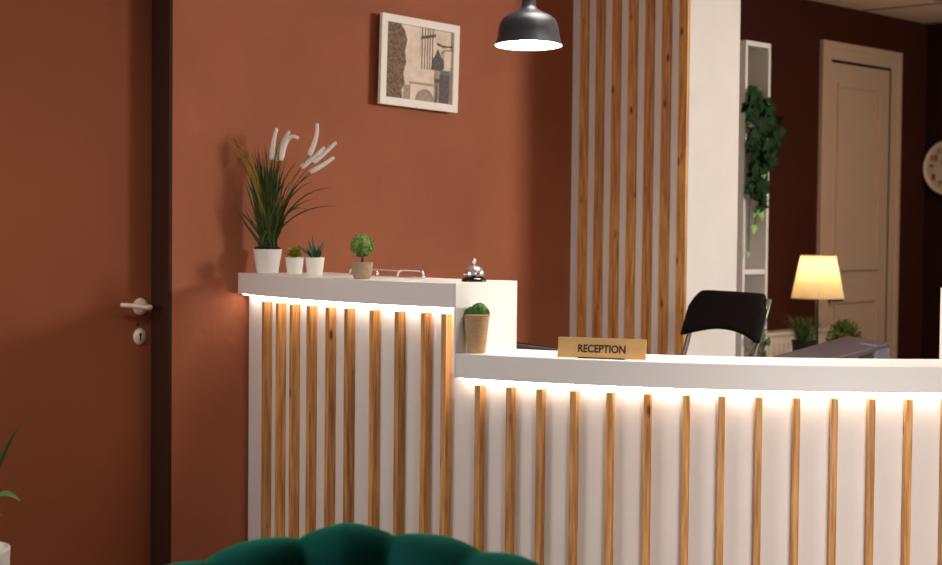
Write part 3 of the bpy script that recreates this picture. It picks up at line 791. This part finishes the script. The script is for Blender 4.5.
# ------------------------------------------------------------------ framed print on the wall
TL, TR, BL, BR = [at(a, b, 'Y', WY - .035) for a, b in ((383.5, 11.8), (460.6, 26.8), (379.2, 103.7), (457, 112.4))]
cen = (TL + TR + BL + BR) / 4
ux = ((TR - TL) + (BR - BL)) / 2; uz = ((TL - BL) + (TR - BR)) / 2
W_, H_ = ux.length, uz.length; rot = math.atan2(ux.z, ux.x)
pf = thing('picture_frame', 'white framed sepia street photograph hanging tilted on the terracotta wall', 'picture', (cen.x, WY, cen.z))
Rm = Matrix.Rotation(-rot, 4, 'Y')
fwid = .026
mb = MB()
for a, b in (((-W_/2, -H_/2), (-W_/2 + fwid, H_/2)), ((W_/2 - fwid, -H_/2), (W_/2, H_/2)), ((-W_/2 + fwid, H_/2 - fwid), (W_/2 - fwid, H_/2)), ((-W_/2 + fwid, -H_/2), (W_/2 - fwid, -H_/2 + fwid))):
    mb.box((a[0], -.035, a[1]), (b[0], -.023, b[1]))
mb.xf(Rm).build('frame', M['frame_white'], pf, weld=False)
MB().box((-W_/2 + .03, -.0235, -H_/2 + .03), (W_/2 - .03, -.0015, H_/2 - .03)).xf(Rm).build('backing', M['black_soft'], pf)
iw, ih = W_ - 2 * fwid, H_ - 2 * fwid
mb = MB(); lay = [0]
def pr(poly, mi):
    lay[0] += 1; y = -.0245 - lay[0] * .00012
    mb.add([((u - .5) * iw, y, (v - .5) * ih) for u, v in poly], [tuple(range(len(poly)))], mi)
def rect(u0, v0, u1, v1, mi): pr([(u0, v0), (u1, v0), (u1, v1), (u0, v1)], mi)
MP = [M[k] for k in ('print_cream', 'print_pink', 'print_leaf', 'print_dark', 'print_grey', 'print_teal')]
rect(0, 0, 1, 1, 0); rect(.3, .0, .5, 1, 1)
pr([(0, 0), (.27, 0), (.25, .12), (.3, .22), (.27, .34), (.31, .5), (.29, .66), (.32, .8), (.28, .92), (.22, 1), (0, 1)], 2)
rect(.28, 0, .38, .2, 4); rect(.36, .22, .72, .25, 4); rect(.36, .27, .72, .43, 1)
rect(.53, .44, .7, 1, 1)
for u in (.535, .575, .615, .65, .69): rect(u, .44, u + .014, 1, 3)
pr([(.52, .84), (.74, .9), (.74, .94), (.52, .88)], 3)
pr([(.46, 0)] + [(.6 + .14 * math.cos(PI - t), .17 * math.sin(t)) for t in seq(10, 0, PI)] + [(.74, 0)], 4)
rect(.745, 0, .82, .45, 4); rect(.81, 0, .97, .4, 3); rect(.82, .4, .97, .46, 5)
pr([(.68, .46), (.7, .58), (.75, .66), (.78, .74), (.82, .66), (.87, .6), (.88, .48), (.8, .44)], 3)
rect(.76, .66, .98, .70, 3) if False else None
pr([(.76, .8), (.86, .77), (1, .79), (1, .81), (.86, .80), (.76, .83)], 3); pr([(.86, .7), (.9, .74), (1, .74), (1, .5), (.88, .5)], 1); pr([(.84, .68), (.9, .73), (1, .735), (1, .755), (.89, .75), (.83, .7)], 4)
rect(.74, .28, .83, .33, 3); rect(.76, .0, .78, .3, 3)
mb.xf(Rm).build('photograph', MP, pf, weld=False)

# ------------------------------------------------------------------ pendant lamp
pd_ = 4.32
rim = at_z(528.5, 45.6, pd_)
pn = thing('pendant_lamp', 'dark grey bell shaped pendant lamp hanging above the reception counter', 'lamp', (rim.x, rim.y, CZ))
dz = rim.z - CZ
PT = Matrix.Translation((0, 0, dz)) @ Matrix.Rotation(math.radians(-2.6), 4, R0) @ Matrix.Translation((0, 0, -dz))
k = pd_ / FPX
out = [(34, 0), (33.8, 1), (31.6, 6), (30.5, 14), (29.3, 21), (26.5, 26.5), (21, 30.5), (14, 33.5), (9, 36.5), (7.2, 40), (6.8, 46), (6.6, 60), (5, 62), (0, 62.5)]
MB().lathe([(a * k, b * k + dz) for a, b in out], n=56).xf(PT).build('shade', M['charcoal'], pn)
inn = [(33.6, .1), (31, 6), (29.8, 14), (28.5, 20.5), (25.5, 25.5), (18, 29), (0, 30)]
MB().lathe([(a * k, b * k + dz) for a, b in inn][::-1], n=56).xf(PT).build('shade_lining', M['shade_in'], pn)
MB().sphere((0, 0, dz + 13 * k), 12 * k, 20, 12).build('bulb', M['bulb'], pn)
MB().tube([(0, 0, dz + 62 * k), (0, 0, -.02)], .003, 8).build('cord', M['black_soft'], pn)
MB().lathe([(0, -.03), (.04, -.028), (.05, -.02), (.05, 0), (0, 0)], n=32).build('ceiling_cup', M['charcoal'], pn)

# ------------------------------------------------------------------ green armchair in the foreground
gc = at_z(345, 525.5, 2.66); ztop = gc.z
yaw_f = math.atan2(-_h.y, -_h.x)       # faces the camera side
seat_c = Vector((gc.x, gc.y, 0)) - Vector((_h.x, _h.y, 0)) * .34
ch = thing('shell_armchair', 'emerald green velvet armchair with a scalloped channel-tufted back', 'chair', seat_c, yaw_f - PI/2)
# local: +Y forward (to the viewer), back at -Y, +X to the left of the picture
NCH, CW = 9, math.radians(24.5)
cols, rows = NCH * 12 + 1, 16
def bump(phi):
    f = (phi / CW + NCH / 2) % 1.0
    return abs(math.sin(PI * f)) ** .8
def shell(phi, v, side):
    q = bump(phi); a = abs(phi)
    ht = ztop - .034 * a - .16 * max(0, a - .95) ** 1.4 - .028 * max(0, phi) - .013 * (1 - q)
    R_ = .32 + .05 * v
    th = .045 + .018 * q
    z0 = .36
    # v in 0..1 along the height, rounded over the top
    z = z0 + (ht - z0) * v
    rr = math.sqrt(max(0, 1 - max(0, (v - .86) / .14) ** 2))
    off = th * rr
    R2 = R_ + (off if side else -off)
    return (R2 * math.sin(phi), -R2 * math.cos(phi) * (1.0), z)
vs = []; fs = []
phis = seq(cols, -NCH / 2 * CW, NCH / 2 * CW)
vv = [0, .15, .3, .45, .6, .7, .78, .84, .88, .91, .935, .955, .97, .982, .992, 1]
for side in (0, 1):
    for ph in phis:
        for v in vv: vs.append(shell(ph, v, side))
nr = len(vv); n1 = cols * nr
for i in range(cols - 1):
    for j in range(nr - 1):
        a = i*nr+j; fs.append((a, a+nr, a+nr+1, a+1)); fs.append((n1+a+1, n1+a+nr+1, n1+a+nr, n1+a))
    fs.append((n1+i*nr, n1+(i+1)*nr, (i+1)*nr, i*nr))
for i in (0, cols - 1):
    for j in range(nr - 1):
        a = i*nr+j; f = (a, a+1, n1+a+1, n1+a); fs.append(f if i == 0 else f[::-1])
MB().add(vs, fs, 0, True).build('backrest', M['velvet'], ch)
MB().lathe([(0, .30), (.26, .30), (.285, .32), (.295, .38), (.29, .43), (.26, .455), (.2, .465), (0, .468)], (0, .02, 0), 48).build('seat', M['velvet'], ch)
for sx in (-1, 1):
    for sy in (-1, 1): MB().tube([(sx * .2, sy * .2, .31), (sx * .25, sy * .25, .0)], [.016, .009], 12).build('leg', M['gold'], ch)

# ------------------------------------------------------------------ house plant at the left edge
pt = at_z(-32, 548, 3.55)
hz = pt.z
hp_ = thing('house_plant', 'green house plant in a tall white planter at the left edge', 'plant', (pt.x, pt.y, 0))
MB().lathe([(0, 0), (.065, 0), (.07, .004), (.0905, hz - .006), (.0905, hz), (.082, hz), (.078, hz - .03), (0, hz - .03)], n=44).build('planter', M['pot_white'], hp_)
MB().lathe([(0, hz - .022), (.079, hz - .022)], n=30).build('soil', M['soil'], hp_)
mb = MB(); kk = 3.55 / FPX
def hl(px, py, dep=0): return at_z(px, py, 3.55 + dep) - Vector((pt.x, pt.y, 0))
for (a, b, c_, w) in (((-28, 545), (-14, 468), (21, 423), .032), ((-30, 545), (-10, 470), (20.5, 501), .026), ((-34, 545), (-50, 450), (-66, 420), .022), ((-30, 545), (-28, 450), (-12, 400), .022), ((-36, 545), (-70, 480), (-90, 500), .02), ((-30, 545), (-18, 500), (3, 516), .016), ((-32, 545), (-40, 440), (-36, 390), .022)):
    mb.blade([q for q in bez(hl(*a), hl(*b, -.05), hl(*c_, -.1), 12)], w, R0 * .6 + FW * .5 + Vector((0, 0, .6)), fold=.2)
mb.build('leaves', M['houseplant'], hp_, weld=False)

# ------------------------------------------------------------------ light
def area(name, loc, target, size, power, col, spread=None, size_y=None):
    d = bpy.data.lights.new(name, 'AREA'); d.energy = power; d.color = col; d.size = size
    if size_y: d.shape = 'RECTANGLE'; d.size_y = size_y
    if spread: d.spread = math.radians(spread)
    o = bpy.data.objects.new(name, d); COL.objects.link(o); o.location = loc
    o.rotation_euler = (Vector(target) - Vector(loc)).to_track_quat('-Z', 'Y').to_euler(); return o
def spot(name, loc, target, power, col, ang_, blend, rad):
    d = bpy.data.lights.new(name, 'SPOT'); d.energy = power; d.color = col; d.spot_size = math.radians(ang_); d.spot_blend = blend; d.shadow_soft_size = rad
    o = bpy.data.objects.new(name, d); COL.objects.link(o); o.location = loc
    o.rotation_euler = (Vector(target) - Vector(loc)).to_track_quat('-Z', 'Y').to_euler(); return o
spot('key_spot', (6.4, -.1, 2.3), (3.75, 3.7, 1.3), 790, (1, .95, .88), 62, 1, .45)
area('side_fill', (.2, 3.45, 1.5), (3.4, 2.6, 1.0), 1.0, 10.5, (1, .96, .95), 110)
area('front_fill', (1.75, .2, 1.5), (3.5, 1.9, .6), .9, 5, (1, .94, .9), 48)
area('door_fill', (1.5, 2.5, 2.33), (2.1, 3.95, 1.35), .7, 5.5, (1, .93, .86), 75)  # added fill that lifts the left door and wall, not a real lamp
area('counter_top_fill', (3.5, 2.6, 2.33), (3.5, 2.6, 0), .7, 13, (1, .94, .87), 100)  # added overhead fill that brightens the counter tops; no fixture hangs here
pl_d = bpy.data.lights.new('back_room_fill', 'POINT'); pl_d.energy = 30; pl_d.color = (1, .87, .76); pl_d.shadow_soft_size = .25  # added fill for the right door, clock and ceiling; no lamp stands there
pl_o = bpy.data.objects.new('back_room_fill', pl_d); COL.objects.link(pl_o); pl_o.location = (6.2, 2.0, 1.85)
W = bpy.data.worlds.new('world'); SC.world = W; W.use_nodes = True
W.node_tree.nodes['Background'].inputs[0].default_value = (1, .86, .74, 1); W.node_tree.nodes['Background'].inputs[1].default_value = .04

SC.view_settings.view_transform = 'Standard'; SC.view_settings.look = 'None'
SC.view_settings.gamma = 1; SC.view_settings.use_curve_mapping = False; SC.view_settings.exposure = .04
